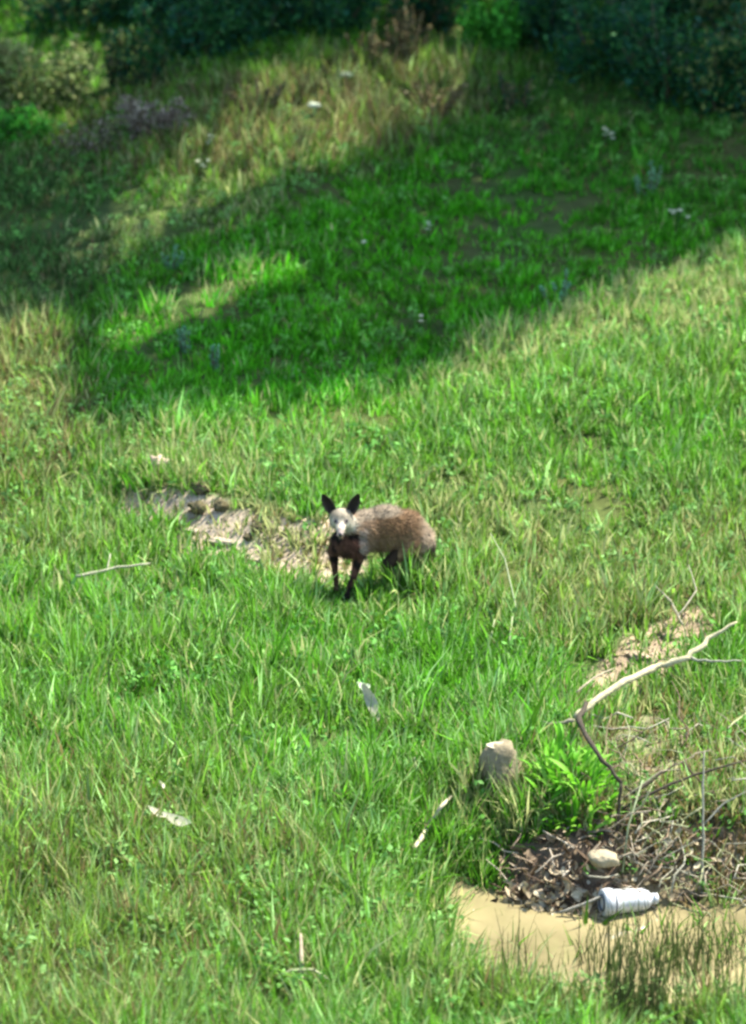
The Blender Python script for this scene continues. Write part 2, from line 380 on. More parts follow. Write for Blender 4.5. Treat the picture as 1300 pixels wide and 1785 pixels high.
def leafquads(C, size, cols, rg, flat_=.0, aspect=.55):
    n = len(C); a = rg.normal(size=(n, 3)); a[:, 2] *= (1-flat_); a /= np.linalg.norm(a, axis=1)[:, None]
    b = rg.normal(size=(n, 3)); b[:, 2] *= (1-flat_); b -= (b*a).sum(1)[:, None]*a; b /= np.linalg.norm(b, axis=1)[:, None]
    s_ = np.asarray(size)[:, None]; nrm = np.cross(a, b)
    V = np.stack([C-a*s_*.5, C-b*s_*aspect*.5+nrm*s_*.08, C+a*s_*.5, C+b*s_*aspect*.5+nrm*s_*.08], 1).reshape(-1, 3)
    k = np.arange(n)*4; F = np.concatenate([np.stack([k, k+1, k+2], 1), np.stack([k, k+2, k+3], 1)])
    return V, F, np.repeat(cols, 4, axis=0)
V, F_, c4 = leafquads(LCW, rng.uniform(.018, .040, m_), cw, rng, .2, .6)
tag(link('meadow_weeds', npmesh('meadow_weeds', V, [F_], c4), M_leaf), 'small broad leaved weeds and clover mixed into the meadow grass', 'weeds', kind='stuff')

# ------------------------------------------------------------------ trees that throw the shade
LIT1 = [(150,592),(195,618),(330,562),(430,516),(540,492),(530,460),(430,468),(328,506)]
LIT2 = [(90,450),(160,480),(330,385),(450,330),(570,300),(770,215),(820,120),(700,80),(560,115),(420,135),(330,240),(240,330)]
def leafquads(C, size, cols, rg, flat_=.0, aspect=.55):
    n = len(C); a = rg.normal(size=(n, 3)); a[:, 2] *= (1-flat_); a /= np.linalg.norm(a, axis=1)[:, None]
    b = rg.normal(size=(n, 3)); b[:, 2] *= (1-flat_); b -= (b*a).sum(1)[:, None]*a; b /= np.linalg.norm(b, axis=1)[:, None]
    s_ = np.asarray(size)[:, None]; nrm = np.cross(a, b)
    V = np.stack([C-a*s_*.5, C-b*s_*aspect*.5+nrm*s_*.08, C+a*s_*.5, C+b*s_*aspect*.5+nrm*s_*.08], 1).reshape(-1, 3)
    k = np.arange(n)*4; F = np.concatenate([np.stack([k, k+1, k+2], 1), np.stack([k, k+2, k+3], 1)])
    return V, F, np.repeat(cols, 4, axis=0)
NL = 170000
gx, gy = rng.uniform(-5.0, 6.5, NL), rng.uniform(.3, 14.5, NL); gz = height(gx, gy)
lx, ly = proj(gx, gy, gz)
nx1 = 26*(vnoise(gx, gy, .5, 51)-.5)+14*(vnoise(gx, gy, .15, 52)-.5); ny1 = 26*(vnoise(gx, gy, .45, 53)-.5)+14*(vnoise(gx, gy, .16, 54)-.5)
qx, qy = lx+nx1, ly+ny1
jx, jy = rng.normal(0, 26, NL), rng.normal(0, 18, NL)
pr = np.where(inpoly(qx+jx, qy+jy, SHADE), 1., 0.)
pr = np.where(inpoly(lx+nx1*.25, ly+ny1*.25, LIT1), .0, pr); pr = np.where(inpoly(qx, qy, LIT2), .13, pr)
pr = pr*(1-.95*blob(qx, qy, 70, 110, 150, 150)); pr = pr*(1-.6*blob(qx, qy, 860, 40, 90, 50))
pr *= np.clip(.6+.9*vnoise(gx, gy, .35, 55), 0, 1)
kp = rng.uniform(0, 1, NL) < pr; gx, gy, gz = gx[kp], gy[kp], gz[kp]
hz = rng.uniform(4.6, 8.6, len(gx)); tt = hz/s_dir[2]
LC = np.stack([gx+s_dir[0]*tt, gy+s_dir[1]*tt, gz+s_dir[2]*tt], 1)
Lc = np.array([.05, .10, .025])*rng.uniform(.7, 1.4, len(LC))[:, None]
sel = LC[:, 0] < 2.6
trunks = [(.6, 13.2, sel, 'broad shade tree left of its neighbour, crown reaching over the dark slope'), (7.2, 10.4, ~sel, 'broad shade tree on the right, crown reaching over the dark slope')]
for tx_, ty_, sl, lab in trunks:
    b0 = G(tx_, ty_); T = empty('shade_tree', b0); tag(T, lab, 'tree', 'trees shading the back of the meadow')
    pts = LC[sl]; A = Acc(); bc = (.12, .09, .065)
    cen = Vector(pts.mean(0)); top = Vector((tx_+(cen.x-tx_)*.25, ty_+(cen.y-ty_)*.25, 4.6))
    A.tube([tuple(v-b0) for v in wiggle(b0-Vector((0,0,.2)), top, 8, .25)], [.30,.24,.21,.20,.19,.17,.16,.14], 10, bc, .08)
    idx = rng.choice(len(pts), 46, replace=False)
    for q in idx:
        e = Vector(pts[q]); st_ = top.lerp(b0, random.uniform(0, .25))
        A.tube([tuple(v-b0) for v in wiggle(st_, e, 7, .5, -.25)], [.075,.06,.05,.04,.03,.02,.008], 5, bc)
    link('trunk', A.mesh('trunk'), M_bark, T)
    V, F_, cc = leafquads(pts-np.array(b0), rng.uniform(.11, .18, len(pts)), Lc[sl], rng, .35)
    link('crown', npmesh('crown', V, [F_], cc), M_leaf, T)

# ------------------------------------------------------------------ shrubs along the top
def shrub(px, py, wid, hgt, cols, n, name, lab, cat='bush', group='shrubs along the top edge', leaf=.045, stems=14, spread=1., upright=.5):
    b0 = P(px, py); T = empty(name, b0); tag(T, lab, cat, group)
    A = Acc(); C = []; 
    for i in range(stems):
        a = random.uniform(0, 6.28); r = wid*.5*math.sqrt(random.random())*spread
        hh = hgt*random.uniform(.55, 1.05)*(1-.35*(r/(wid*.5))**2)
        e = Vector((math.cos(a)*r, math.sin(a)*r*.8, hh)); s0 = Vector((math.cos(a)*r*.35, math.sin(a)*r*.3, -.03))
        w_ = wiggle(s0, e, 6, .08*hgt); A.tube([tuple(v) for v in w_], [.008,.007,.006,.005,.004,.002], 5, (.10,.08,.05))
        k = n//stems
        for j in range(k):
            t = random.uniform(.12, 1.05); f = t*5; i0 = min(int(f), 4); p = w_[i0].lerp(w_[i0+1], f-i0)
            sp = (.05+.09*(1-t))*(wid*1.2)*(1.2-upright)
            C.append((p.x+random.gauss(0, sp), p.y+random.gauss(0, sp), max(.01, p.z+random.gauss(0, sp*.8))))
    C = np.array(C); base = np.array(cols)
    cc = base[rng.integers(0, len(base), len(C))]*rng.uniform(.65, 1.4, len(C))[:, None]
    link('stem', A.mesh('stem'), M_bark, T)
    V, F_, c4 = leafquads(C, rng.uniform(.6, 1.4, len(C))*leaf, cc, rng)
    link('foliage', npmesh('foliage', V, [F_], c4), M_leaf, T)
    return T
DG = [(.015,.085,.022),(.03,.12,.028),(.012,.07,.038)]; OG = [(.17,.22,.06),(.12,.20,.05),(.22,.24,.09)]; BG = [(.05,.26,.02),(.07,.32,.03),(.04,.18,.02)]
MV = [(.22,.18,.13),(.14,.11,.08),(.30,.26,.19)]; BR = [(.16,.12,.05),(.20,.17,.08),(.10,.12,.04)]
shrub(60, 175, .75, .55, OG, 2600, 'bush', 'olive leafy bush in the top left corner')
shrub(205, 150, .28, .42, OG+DG, 800, 'bush', 'narrow upright bush with pale leaf tips right of the corner bush', upright=1.)
shrub(255, 145, .28, .36, DG+OG[:1], 700, 'bush', 'narrow dark upright bush behind the mauve dead brush', upright=1.)
shrub(40, 238, .45, .14, BG, 900, 'bush', 'low bright green creeping bush at the left edge', leaf=.04, upright=.2)
shrub(255, 238, .55, .26, MV, 1300, 'dead_bush', 'mauve grey dead brush on the upper left slope', 'dead bush', leaf=.03)
shrub(160, 262, .45, .18, MV+OG, 700, 'dead_bush', 'low brownish dead brush left of the mauve one', 'dead bush', leaf=.03)
for q, (a, b, w_, h_, cc, lb) in enumerate([
    (330, 90, .8, .5, DG, 'blackish green bush beside the narrow upright bushes'),
    (450, 70, .8, .45, DG, 'dark bush at the top edge left of the tall brown weeds'),
    (570, 45, .8, .45, DG, 'dark bush at the top edge above the brown grass'),
    (960, 75, .7, .45, DG, 'dark bush just right of the bright leafy bush'),
    (1060, 130, .9, .55, DG, 'large dark bush at upper right above the white flower'),
    (1180, 170, .9, .6, DG, 'large dark bush near the top right corner'),
    (1280, 200, .7, .6, DG+OG[:1], 'dark bush with olive leaves at the right edge'),
    (1130, 40, 1.0, .5, DG, 'dark bush at the top edge right of centre, behind the large ones'),
    (1290, 60, .8, .5, DG+OG, 'dark and olive bush in the top right corner'),
    (730, 40, .6, .4, DG+BR[:1], 'brownish dark bush left of the bright leafy bush'),
    (130, 40, .9, .5, DG+OG[:1], 'dark bush behind the olive bush in the top left corner'),
    (250, 20, .9, .5, DG, 'dark bush at the top edge behind the narrow upright bushes')]):
    shrub(a, b, w_, h_, cc, 2200, 'bush', lb)
shrub(865, 85, .5, .34, BG, 1500, 'bush', 'bright green leafy bush at the top edge right of centre', leaf=.055)
shrub(700, 110, .34, .40, BR, 800, 'weed_clump', 'tall brown weed clump at the top centre', 'weeds', 'tall weeds on the upper slope', leaf=.035, upright=1.1)
shrub(640, 120, .30, .30, BR, 600, 'weed_clump', 'shorter brown weed clump left of the tallest one', 'weeds', 'tall weeds on the upper slope', leaf=.035, upright=1.1)
shrub(450, 200, .40, .26, BR, 700, 'weed_clump', 'olive brown weed clump on the upper slope left of the pale stones', 'weeds', 'tall weeds on the upper slope', leaf=.03, upright=1.)
shrub(760, 200, .45, .24, BR, 700, 'weed_clump', 'brown weed clump right of the pale stones', 'weeds', 'tall weeds on the upper slope', leaf=.03, upright=1.)
shrub(890, 190, .35, .24, BR[:2]+DG, 500, 'weed_clump', 'dark brown weed clump at the foot of the right bushes', 'weeds', 'tall weeds on the upper slope', leaf=.03, upright=1.)
TB = [(.14,.34,.17),(.18,.36,.2)]
for a, b, h_, lb in [(968,530,.20,'bluish leafy weed standing at the shade edge right of centre'),(325,612,.15,'pale weed below the sunlit strip on the left'),(372,650,.16,'pale thin weed right of the other below the sunlit strip'),(300,470,.14,'pale weed above the sunlit strip on the left'),(1130,340,.26,'bluish bushy weed in the shade beside the white flowers')]:
    shrub(a, b, .12 if h_ < .2 else .22, h_, TB, 160, 'weed', lb, 'weed', 'single weeds in the grass', leaf=.03, stems=5, upright=1.1)

# white flower plants
def flower(px, py, n, sp, lab):
    b0 = P(px, py+14); T = empty('flowering_plant', b0); tag(T, lab, 'flower', 'white flowering plants in the shade')
    for i in range(n):
        A = Acc(); Bq = Acc()
        e = Vector((random.gauss(0, sp), random.gauss(0, sp), random.uniform(.07, .12)))
        A.tube([tuple(v) for v in wiggle((0,0,-.01), e, 4, .01)], [.002]*4, 4, (.06,.14,.04))
        for q in range(5):
            an = q*1.256; r = .011
            c0 = e; p1 = e+Vector((math.cos(an)*r*1.4, math.sin(an)*r*1.4, .004)); p2 = e+Vector((math.cos(an+.55)*r, math.sin(an+.55)*r, .006)); p3 = e+Vector((math.cos(an-.55)*r, math.sin(an-.55)*r, .006))
            Bq.add([tuple(c0), tuple(p3), tuple(p1), tuple(p2)], [(0,1,2),(0,2,3)])
        link('flower_head', Bq.mesh('flower_head', False), M_flower, T); link('stem', A.mesh('stem'), M_leaf, T)
for a, b, n_, sp, lb in [(1060,243,8,.025,'white flowers in the dark grass at upper right'),(1180,385,7,.03,'white flowers at the right near the bluish weed'),(740,14,4,.012,'white flower standing in for a sky glint at the top edge'),(748,408,3,.008,'tiny white flower in the middle of the dark grass'),(632,440,2,.006,'tiny white flower left of centre in the dark grass'),(733,570,2,.008,'tiny white flower low in the dark grass'),(370,258,4,.02,'pale flowers beside the mauve dead brush'),(360,300,4,.02,'pale flowers just below those beside the dead brush')]:  # the bloom at the top edge is added for a glint of sky
    flower(a, b, n_, sp, lb)

# ------------------------------------------------------------------ rocks
def rock(px, py, sx, sy, sz, col, lab, name='stone', sink=.3, dz=0., rot=0, seed=1, grp=None, cat='stone'):
    rough = .7 if cat in ('dirt', 'clod') else .15
    bm = bmesh.new(); bmesh.ops.create_icosphere(bm, subdivisions=3, radius=1)
    for v in bm.verts:
        d = 1+.35*mnoise.noise(v.co*1.3+Vector((seed*3.1, 0, 0)))+rough*mnoise.noise(v.co*3.4+Vector((0, seed, 0)))
        v.co = Vector((v.co.x*sx*d, v.co.y*sy*d, v.co.z*sz*d))
    me = bpy.data.meshes.new(name); bm.to_mesh(me); bm.free()
    me.polygons.foreach_set('use_smooth', np.ones(len(me.polygons), bool))
    a = me.color_attributes.new('tint', 'FLOAT_COLOR', 'POINT'); a.data.foreach_set('color', np.tile((*col, 1), len(me.vertices)).astype(np.float32))
    o = link(name, me, M_rock, loc=P(px, py, sz*(1-sink)+dz)); o.rotation_euler = (0, .1, rot)
    if lab: tag(o, lab, cat, grp)
    return o
rk = rock(872, 1372, .084, .085, .122, (.21,.175,.105), 'rounded tan rock standing in the grass left of the leafy plant', 'rock', .30, seed=4, cat='rock')
rock(965, 1432, .032, .025, .02, (.5,.5,.4), 'small white stone below the leafy plant', seed=2)
rock(548, 200, .04, .03, .014, (.36,.40,.28), 'pale flat stone in the brown grass at the upper slope, lower of two', seed=3, dz=.05)
rock(604, 148, .04, .03, .014, (.33,.38,.25), 'pale flat stone in the brown grass at the upper slope, upper of two', seed=6, dz=.05)
rock(1048, 1543, .062, .045, .034, (.32,.27,.17), 'pale tan rock on the heap of dead leaves', 'rock', .0, dz=.10, seed=8, cat='rock')
rock(783, 1672, .02, .02, .012, (.6,.58,.46), 'small pale stone in the foreground grass left of the water', seed=11, dz=.05)
for i, (a, b, s_) in enumerate([(350,858,.050),(385,888,.045),(345,892,.055),(450,925,.040),(432,940,.028),(468,948,.024),(262,845,.035)]):
    nm = ['topmost of the dark clods on the left bank','dark clod on the lip above the brightest dirt','wide dark clod left of the bright dirt','dark clod halfway along the bank','small dark clod low on the bank face','smallest dark clod nearest the fox','dark clod at the left end of the bank'][i]
    rock(a, b, s_*.8, s_*.7, s_*.55, (.10,.085,.042), nm, 'earth_clod', .3, seed=20+i, grp='dark clods on the eroded bank', cat='clod')
rock(395, 945, .08, .04, .012, (.44,.36,.26), 'brightest bare lump of dirt on the bank face', 'dirt_lump', .8, seed=33, grp='pale dirt lumps on the bank', cat='dirt')
rock(340, 925, .06, .035, .010, (.42,.34,.25), 'pale dirt lump left of the brightest one', 'dirt_lump', .8, seed=34, grp='pale dirt lumps on the bank', cat='dirt')
rock(455, 975, .06, .035, .010, (.38,.31,.22), 'dull dirt lump at the foot of the bank', 'dirt_lump', .8, seed=35, grp='pale dirt lumps on the bank', cat='dirt')
rock(1112, 1145, .05, .03, .012, (.36,.28,.18), 'orange tan dirt lump in the cut behind the dead branch', 'dirt_lump', .4, seed=36, grp='dirt lumps in the cut', cat='dirt')
rock(1175, 1110, .07, .035, .014, (.30,.22,.14), 'brown dirt lump at the far end of the cut', 'dirt_lump', .8, seed=37, grp='dirt lumps in the cut', cat='dirt')
rock(275, 822, .05, .04, .03, (.45,.34,.25), 'reddish tan dirt lump above the left end of the bank', 'dirt_lump', .4, seed=38, grp='pale dirt lumps on the bank', cat='dirt', dz=.03)

def loose(name, polys, n, col, lab):
    V = []; F = []; C = []; k = 0
    for poly in polys:
        xs = [p[0] for p in poly]; ys = [p[1] for p in poly]
        ax_, ay_ = rng.uniform(min(xs), max(xs), n), rng.uniform(min(ys), max(ys), n)
        m = inpoly(ax_, ay_, poly); x_, y_, z_ = hit(ax_[m], ay_[m])
        for q in range(len(x_)):
            s_ = rng.uniform(.003, .010)*rng.uniform(.4, 1)
            b = np.array([(1,0,0),(-1,0,0),(0,1,0),(0,-1,0),(0,0,1),(0,0,-1)])*s_*rng.uniform(.5, 1.3, (6, 1))+rng.normal(0, s_*.25, (6, 3))+[x_[q], y_[q], z_[q]+s_*.3]
            V.append(b); F.append(np.array([(0,2,4),(2,1,4),(1,3,4),(3,0,4),(2,0,5),(1,2,5),(3,1,5),(0,3,5)])+k); k += 6
            C.append(np.tile(np.array(col)*rng.uniform(.45, 1.25), (6, 1)))
    tag(link(name, npmesh(name, np.concatenate(V), [np.concatenate(F)], np.concatenate(C)), M_ground), lab, 'soil', kind='stuff')
loose('loose_soil', [DIRT, CUT], 1800, (.33,.26,.175), 'loose crumbs of soil and small stones on the bare bank and cut')

# ------------------------------------------------------------------ fallen branches and sticks
def at(px, py, up=0.):            # a point "up" metres above the ground, seen at (px, py)
    rx, ry, rz = [float(v) for v in ray(px, py)]; t = (0-CAM[2])/rz
    for _ in range(16):
        x_ = CAM[0]+rx*t; y_ = CAM[1]+ry*t; z_ = CAM[2]+rz*t
        t += .7*(float(height(np.array([x_]), np.array([y_]))[0])+up-z_)/rz
    return Vector((CAM[0]+rx*t, CAM[1]+ry*t, CAM[2]+rz*t))
def branch(name, segs, lab, cat, grp=None, col=(.42,.36,.25), parts=None):
    o0 = at(*segs[0][0][0]) ; T = None
    root = empty(name, o0) if len(segs) > 1 else None
    for i, (pts, radii, c_) in enumerate(segs):
        W = [at(*p)-o0 for p in pts]
        P2 = []; Rr = []
        for k in range(len(W)-1):
            for q in range(4):
                t = q/4; P2.append(W[k].lerp(W[k+1], t)+Vector([random.gauss(0, radii[k]*.28) for _ in range(3)])); Rr.append((radii[k]*(1-t)+radii[k+1]*t)*random.uniform(.85, 1.15))
        P2.append(W[-1]); Rr.append(radii[-1])
        A = Acc(); A.tube([tuple(p) for p in P2], Rr, 8, c_ or col, .10)
        me = A.mesh(name if not root else (parts or 'limb'))
        ob = link(name if not root else (['limb','twig'][min(i,1)]), me, M_bark, root, None if root else o0)
    T = root or ob
    tag(T, lab, cat, grp); return T
PALE = (.41,.37,.215); DARKW = (.055,.045,.03)
branch('dead_branch', [
    ([(1003,1250,.14),(1035,1222,.18),(1090,1188,.22),(1150,1160,.26),(1200,1145,.29),(1235,1112,.33),(1285,1084,.36)], [.013,.014,.015,.0145,.013,.010,.005], PALE),
    ([(1195,1148,.28),(1240,1152,.27),(1292,1152,.25)], [.008,.006,.003], (.27,.27,.19)),
    ([(1005,1206,.18),(1035,1182,.22),(1070,1165,.25)], [.004,.005,.003], (.33,.28,.18)),
    ([(1000,1256,.14),(968,1262,.12),(945,1258,.11)], [.009,.006,.003], (.24,.22,.15)),
    ([(1022,1226,.18),(1008,1256,.24),(1040,1312,.25),(1083,1365,.20)], [.011,.012,.010,.007], DARKW),
    ([(1083,1365,.20),(1078,1405,.12),(1076,1450,.05)], [.007,.007,.006], DARKW)],
    'long pale dead branch with a dark side limb, leaning over the grass at right', 'branch')
branch('fallen_stick', [([(722,1480,.09),(745,1440,.12),(770,1405,.14),(798,1380,.15)], [.011,.010,.008,.004], (.5,.44,.29))], 'pale bare stick leaning in the grass left of the tan rock', 'stick')
branch('fallen_stick', [([(132,1006,.10),(185,992,.11),(262,982,.11)], [.008,.007,.004], (.30,.30,.19)), ([(187,993,.08),(192,965,.12)], [.004,.003], (.30,.30,.19))], 'pale thin stick lying in the grass at the left below the bank', 'stick')
branch('fallen_stick', [([(352,1258,.08),(405,1264,.08),(420,1264,.08)], [.003,.003,.002], (.28,.30,.15))], 'short thin straw coloured stick in the middle of the left grass', 'stick')
branch('fallen_stick', [([(385,1490,.05),(400,1462,.08),(416,1448,.10)], [.003,.0035,.002], (.30,.32,.17))], 'short pale stem in the grass below the white dead leaf', 'stick')
branch('fallen_stick', [([(973,1592,.07),(1030,1570,.10),(1100,1545,.13)], [.006,.006,.003], (.30,.28,.22))], 'grey stick crossing in front of the leaf heap beside the bottle', 'stick')
branch('fallen_stick', [([(830,1515,.04),(855,1535,.02),(880,1558,.02)], [.008,.008,.005], (.5,.42,.27))], 'pale short stick at the water edge left of the leaf heap', 'stick')
branch('dead_branch', [
    ([(1082,1412,.05),(1130,1385,.10),(1210,1350,.15),(1290,1328,.18)], [.006,.007,.006,.003], DARKW),
    ([(1105,1382,.07),(1150,1350,.11),(1180,1330,.13)], [.006,.005,.003], DARKW), ([(1090,1372,.07),(1115,1388,.07)], [.006,.006], DARKW)],
    'dark thin forked branch in the brush right of the leafy plant', 'branch')
branch('dead_branch', [([(1222,1560,.02),(1226,1480,.12),(1224,1390,.22),(1228,1310,.30)], [.006,.006,.005,.003], (.2,.2,.15)), ([(1224,1440,.16),(1262,1400,.22),(1300,1380,.25)], [.004,.004,.002], (.2,.2,.15))], 'upright grey dead branch in the tangle at the right edge', 'branch')
branch('dead_branch', [([(1190,1090,.04),(1170,1050,.08),(1140,1018,.12)], [.005,.005,.002], (.26,.24,.16)), ([(1182,1072,.06),(1215,1030,.10),(1200,985,.14)], [.004,.004,.002], (.26,.24,.16))], 'small grey forked twig standing behind the dirt cut', 'branch')
# single tall stalks
for i, (pp, lb) in enumerate([([(912,1120,0),(895,1040,.12),(880,975,.22),(855,930,.29)], 'tall pale grass stalk right of the fox, the tallest'),
    ([(900,1165,0),(888,1115,.07),(893,1075,.13)], 'short pale stalk below the tallest stalk'),
    ([(845,1150,0),(856,1110,.06),(862,1080,.10)], 'leaning pale stalk left of the tallest stalk'),
    ([(295,1240,0),(302,1200,.05),(306,1165,.10)], 'pale stalk on the left above the dead leaves'),
    ([(748,1390,.0),(728,1350,.06),(722,1320,.1)], 'pale stalk above the leaning stick'),
    ([(1085,1520,0),(1095,1440,.14),(1120,1360,.25)], 'pale stalk rising behind the pale rock')]):
    W = [at(*p) for p in pp]; A = Acc(); A.tube([tuple(v-W[0]) for v in W], [.004,.004,.0035,.002][:len(W)], 5, (.30,.34,.18))
    tag(link('grass_stalk', A.mesh('grass_stalk'), M_dead, None, W[0]), lb, 'stalk', 'tall stalks standing in the grass')

# ------------------------------------------------------------------ dead leaves
def leafmesh(name, L, W_, curl, col, fold=.25, n=6):
    V = []; F4 = []
    for i in range(n+1):
        t = i/n; w_ = W_*math.sin(math.pi*min(max(t, .04), .97))**.7*.5
        xx = (t-.5)*L; zz = curl*L*(t-.5)**2*2
        V += [(xx, -w_, zz+fold*w_), (xx, 0, zz), (xx, w_, zz+fold*w_)]
    for i in range(n):
        for k in range(2): a = i*3+k; F4.append((a, a+1, a+4, a+3))
    return npmesh(name, np.array(V), [np.array(F4)], np.tile(col, (len(V), 1)), True)
def leafthing(px, py, up, L, W_, curl, rot, col, lab, grp='pale dead leaves lying in the grass'):
    o = link('dead_leaf', leafmesh('dead_leaf', L, W_, curl, col), M_dead, None, at(px, py, up)); o.rotation_euler = rot
    return tag(o, lab, 'leaf', grp)
WH = (.44,.43,.29)
leafthing(312, 1432, .12, .13, .045, .5, (.6,.1,-.5), WH, 'largest whitish dead leaf in the lower left grass')
leafthing(276, 1418, .12, .10, .03, .3, (.4,.2,-.6), (.5,.46,.32), 'dull pale dead leaf left of the largest whitish one')
leafthing(279, 1368, .13, .06, .04, .4, (.9,.6,1.3), WH, 'small whitish dead leaf above the largest one')
leafthing(648, 1225, .13, .17, .05, .5, (.7,.9,-.9), (.36,.34,.24), 'long pale dead leaf in the middle of the grass below the fox')
leafthing(629, 1198, .10, .08, .05, .5, (.6,.4,.7), (.42,.48,.33), 'small greyish dead leaf just above the long pale one')
leafthing(864, 1300, .20, .10, .035, .3, (.5,.1,.5), (.5,.45,.32), 'pale curled dead leaf on top of the tan rock')
leafthing(272, 1302, .05, .10, .05, .4, (.3,.1,.5), (.16,.12,.08), 'dark brown dead leaf in the left grass')
# bleached upright stalk crossed by a bent blade
W0 = at(524, 1772, 0); T = empty('dead_stalk', W0); tag(T, 'bleached upright stalk crossed by a bent pale blade in the foreground', 'stalk')
A = Acc(); A.tube([tuple(at(*p)-W0) for p in [(524,1772,0),(525,1720,.07),(526,1680,.12),(524,1628,.19)]], [.006,.007,.009,.005], 6, (.36,.29,.2)); link('stalk', A.mesh('stalk'), M_dead, T)
A = Acc(); A.tube([tuple(at(*p)-W0) for p in [(486,1700,.12),(508,1691,.135),(545,1690,.135),(575,1708,.12),(590,1745,.06)]], [.002,.005,.006,.004,.002], 5, (.40,.42,.22)); link('bent_blade', A.mesh('bent_blade'), M_dead, T)

# heap of dead leaves at the water edge: hump, leaves as single parts, twigs
hp = P(962, 1560); T = empty('leaf_heap', hp); tag(T, 'heap of brown dead leaves and twigs on the bank beside the bottle', 'leaf heap')
def hump(u, v):       # local metres
    return .085*math.exp(-(u/.27)**2-((v-.08)/.17)**2)
V = []; F4 = []; N = 26
for j in range(N+1):
    for i in range(N+1):
        u = -.55+1.1*i/N; v = -.32+.9*j/N
        g0 = height(np.array([hp.x+u]), np.array([hp.y+v]))[0]-hp.z
        e = min(1, max(0, 1-max(abs(u)/.55, abs(v-.13)/.45)))*4
        V.append((u, v, g0-.03+min(1,e)*(hump(u, v)+.025*mnoise.noise((u*14, v*14, 0)))))
for j in range(N):
    for i in range(N): a = j*(N+1)+i; F4.append((a, a+1, a+N+2, a+N+1))
link('packed_debris', npmesh('packed_debris', np.array(V), [np.array(F4)], np.tile((.15,.11,.07), (len(V), 1)), True), M_ground, T)
cols = [(.42,.34,.21),(.24,.17,.10),(.09,.06,.035),(.52,.46,.31),(.045,.032,.02),(.33,.26,.17)]
lms = [leafmesh('leaf', L, W_, cu, c_) for (L, W_, cu), c_ in zip([(.075,.030,.35),(.06,.028,-.4),(.09,.018,.2),(.05,.034,.4),(.07,.025,.15),(.10,.012,-.2)], cols)]
for m_ in lms: m_.materials.append(M_dead)
def local_g(T, u, v): return float(height(np.array([T.location.x+u]), np.array([T.location.y+v]))[0])-T.location.z
for i in range(400):
    u = random.gauss(0, .22); v = random.gauss(.05, .14) if i % 3 else random.uniform(-.16, .02)
    if abs(u) > .42 or not -.16 < v < .42: continue
    o = bpy.data.objects.new('leaf', lms[i % 6]); COL.objects.link(o); o.parent = T
    o.location = (u, v, local_g(T, u, v)+hump(u, v)+random.uniform(.0, .035)); o.rotation_euler = (random.gauss(.5, .6), random.gauss(0, .6), random.uniform(0, 6.28)); s_ = random.uniform(.5, 1.2); o.scale = (s_, s_, s_)
for i in range(40):
    u = random.gauss(0, .22); v = random.gauss(.08, .13); a = random.uniform(0, 3.14); L = random.uniform(.08, .24)
    z0 = local_g(T, u, v)+hump(u, v)+.025
    A = Acc(); d = Vector((math.cos(a)*L/2, math.sin(a)*L/2, random.uniform(-.02, .05))); c0 = Vector((u, v, z0))
    A.tube([tuple(p) for p in wiggle(c0-d, c0+d, 5, .02)], [.0035,.004,.0035,.003,.002], 5, random.choice([(.3,.22,.14),(.12,.08,.05),(.5,.42,.3)]))
    link('twig', A.mesh('twig'), M_bark, T)
# tangle of dead twigs at the right edge
hb = P(1210, 1520); T = empty('brush_tangle', hb); tag(T, 'tangle of dead twigs and dry stems at the right edge above the water', 'brush')
for i in range(210):
    u = random.uniform(-.36, .55); v = random.choice((abs(random.gauss(0, .3))-.12, random.uniform(-.15, 1.0))); a = random.uniform(0, 3.14); L = random.uniform(.12, .42)
    z0 = local_g(T, u, v)+random.uniform(.01, .10)
    d = Vector((math.cos(a)*L/2, math.sin(a)*L/2, random.gauss(0, .06))); c0 = Vector((u, v, z0)); r = random.uniform(.0018, .0042)
    A = Acc(); A.tube([tuple(p) for p in wiggle(c0-d, c0+d, 6, .07)], [r,r*1.1,r,r*.9,r*.7,r*.4], 5, random.choice([(.30,.25,.17),(.14,.10,.065),(.36,.34,.24),(.22,.16,.10),(.32,.33,.17)]))
    link('twig', A.mesh('twig'), M_bark, T)
for i in range(230):
    u = random.uniform(-.35, .5); v = abs(random.gauss(0, .3))-.14
    o = bpy.data.objects.new('leaf', lms[(i*5+1) % 6]); COL.objects.link(o); o.parent = T
    o.location = (u, v, local_g(T, u, v)+random.uniform(.01, .04)); o.rotation_euler = (random.gauss(.3, .5), random.gauss(0, .5), random.uniform(0, 6.28)); o.scale = (.9,)*3

# ------------------------------------------------------------------ bright leafy plant
pb = P(1000, 1395); T = empty('leafy_plant', pb); tag(T, 'bright green leafy plant growing under the dead branch', 'plant')
gl = [leafmesh('leaf', .13, .020, -.45, c_) for c_ in [(.17,.46,.025),(.12,.36,.02),(.24,.48,.06),(.07,.24,.012)]]
for m_ in gl: m_.materials.append(M_leaf)
for i in range(290):
    a = random.uniform(0, 6.28); r = math.sqrt(random.random()); u = math.cos(a)*r*.17; v = math.sin(a)*r*.24
    o = bpy.data.objects.new('leaf', gl[i % 4]); COL.objects.link(o); o.parent = T
    el = random.uniform(.5, 1.45); az = math.atan2(v, u)+random.gauss(0, .6)
    o.location = (u-.045*(v/.26), v, local_g(T, u, v)+.02+.22*(1-r*r*.6)*random.uniform(0, 1)*(.55+.9*mnoise.noise((u*12, v*9, 3.3))**2+.4*random.random())); o.rotation_euler = (random.gauss(0, .4), -el, az); s_ = random.uniform(.6, 1.15); o.scale = (s_, s_, s_)

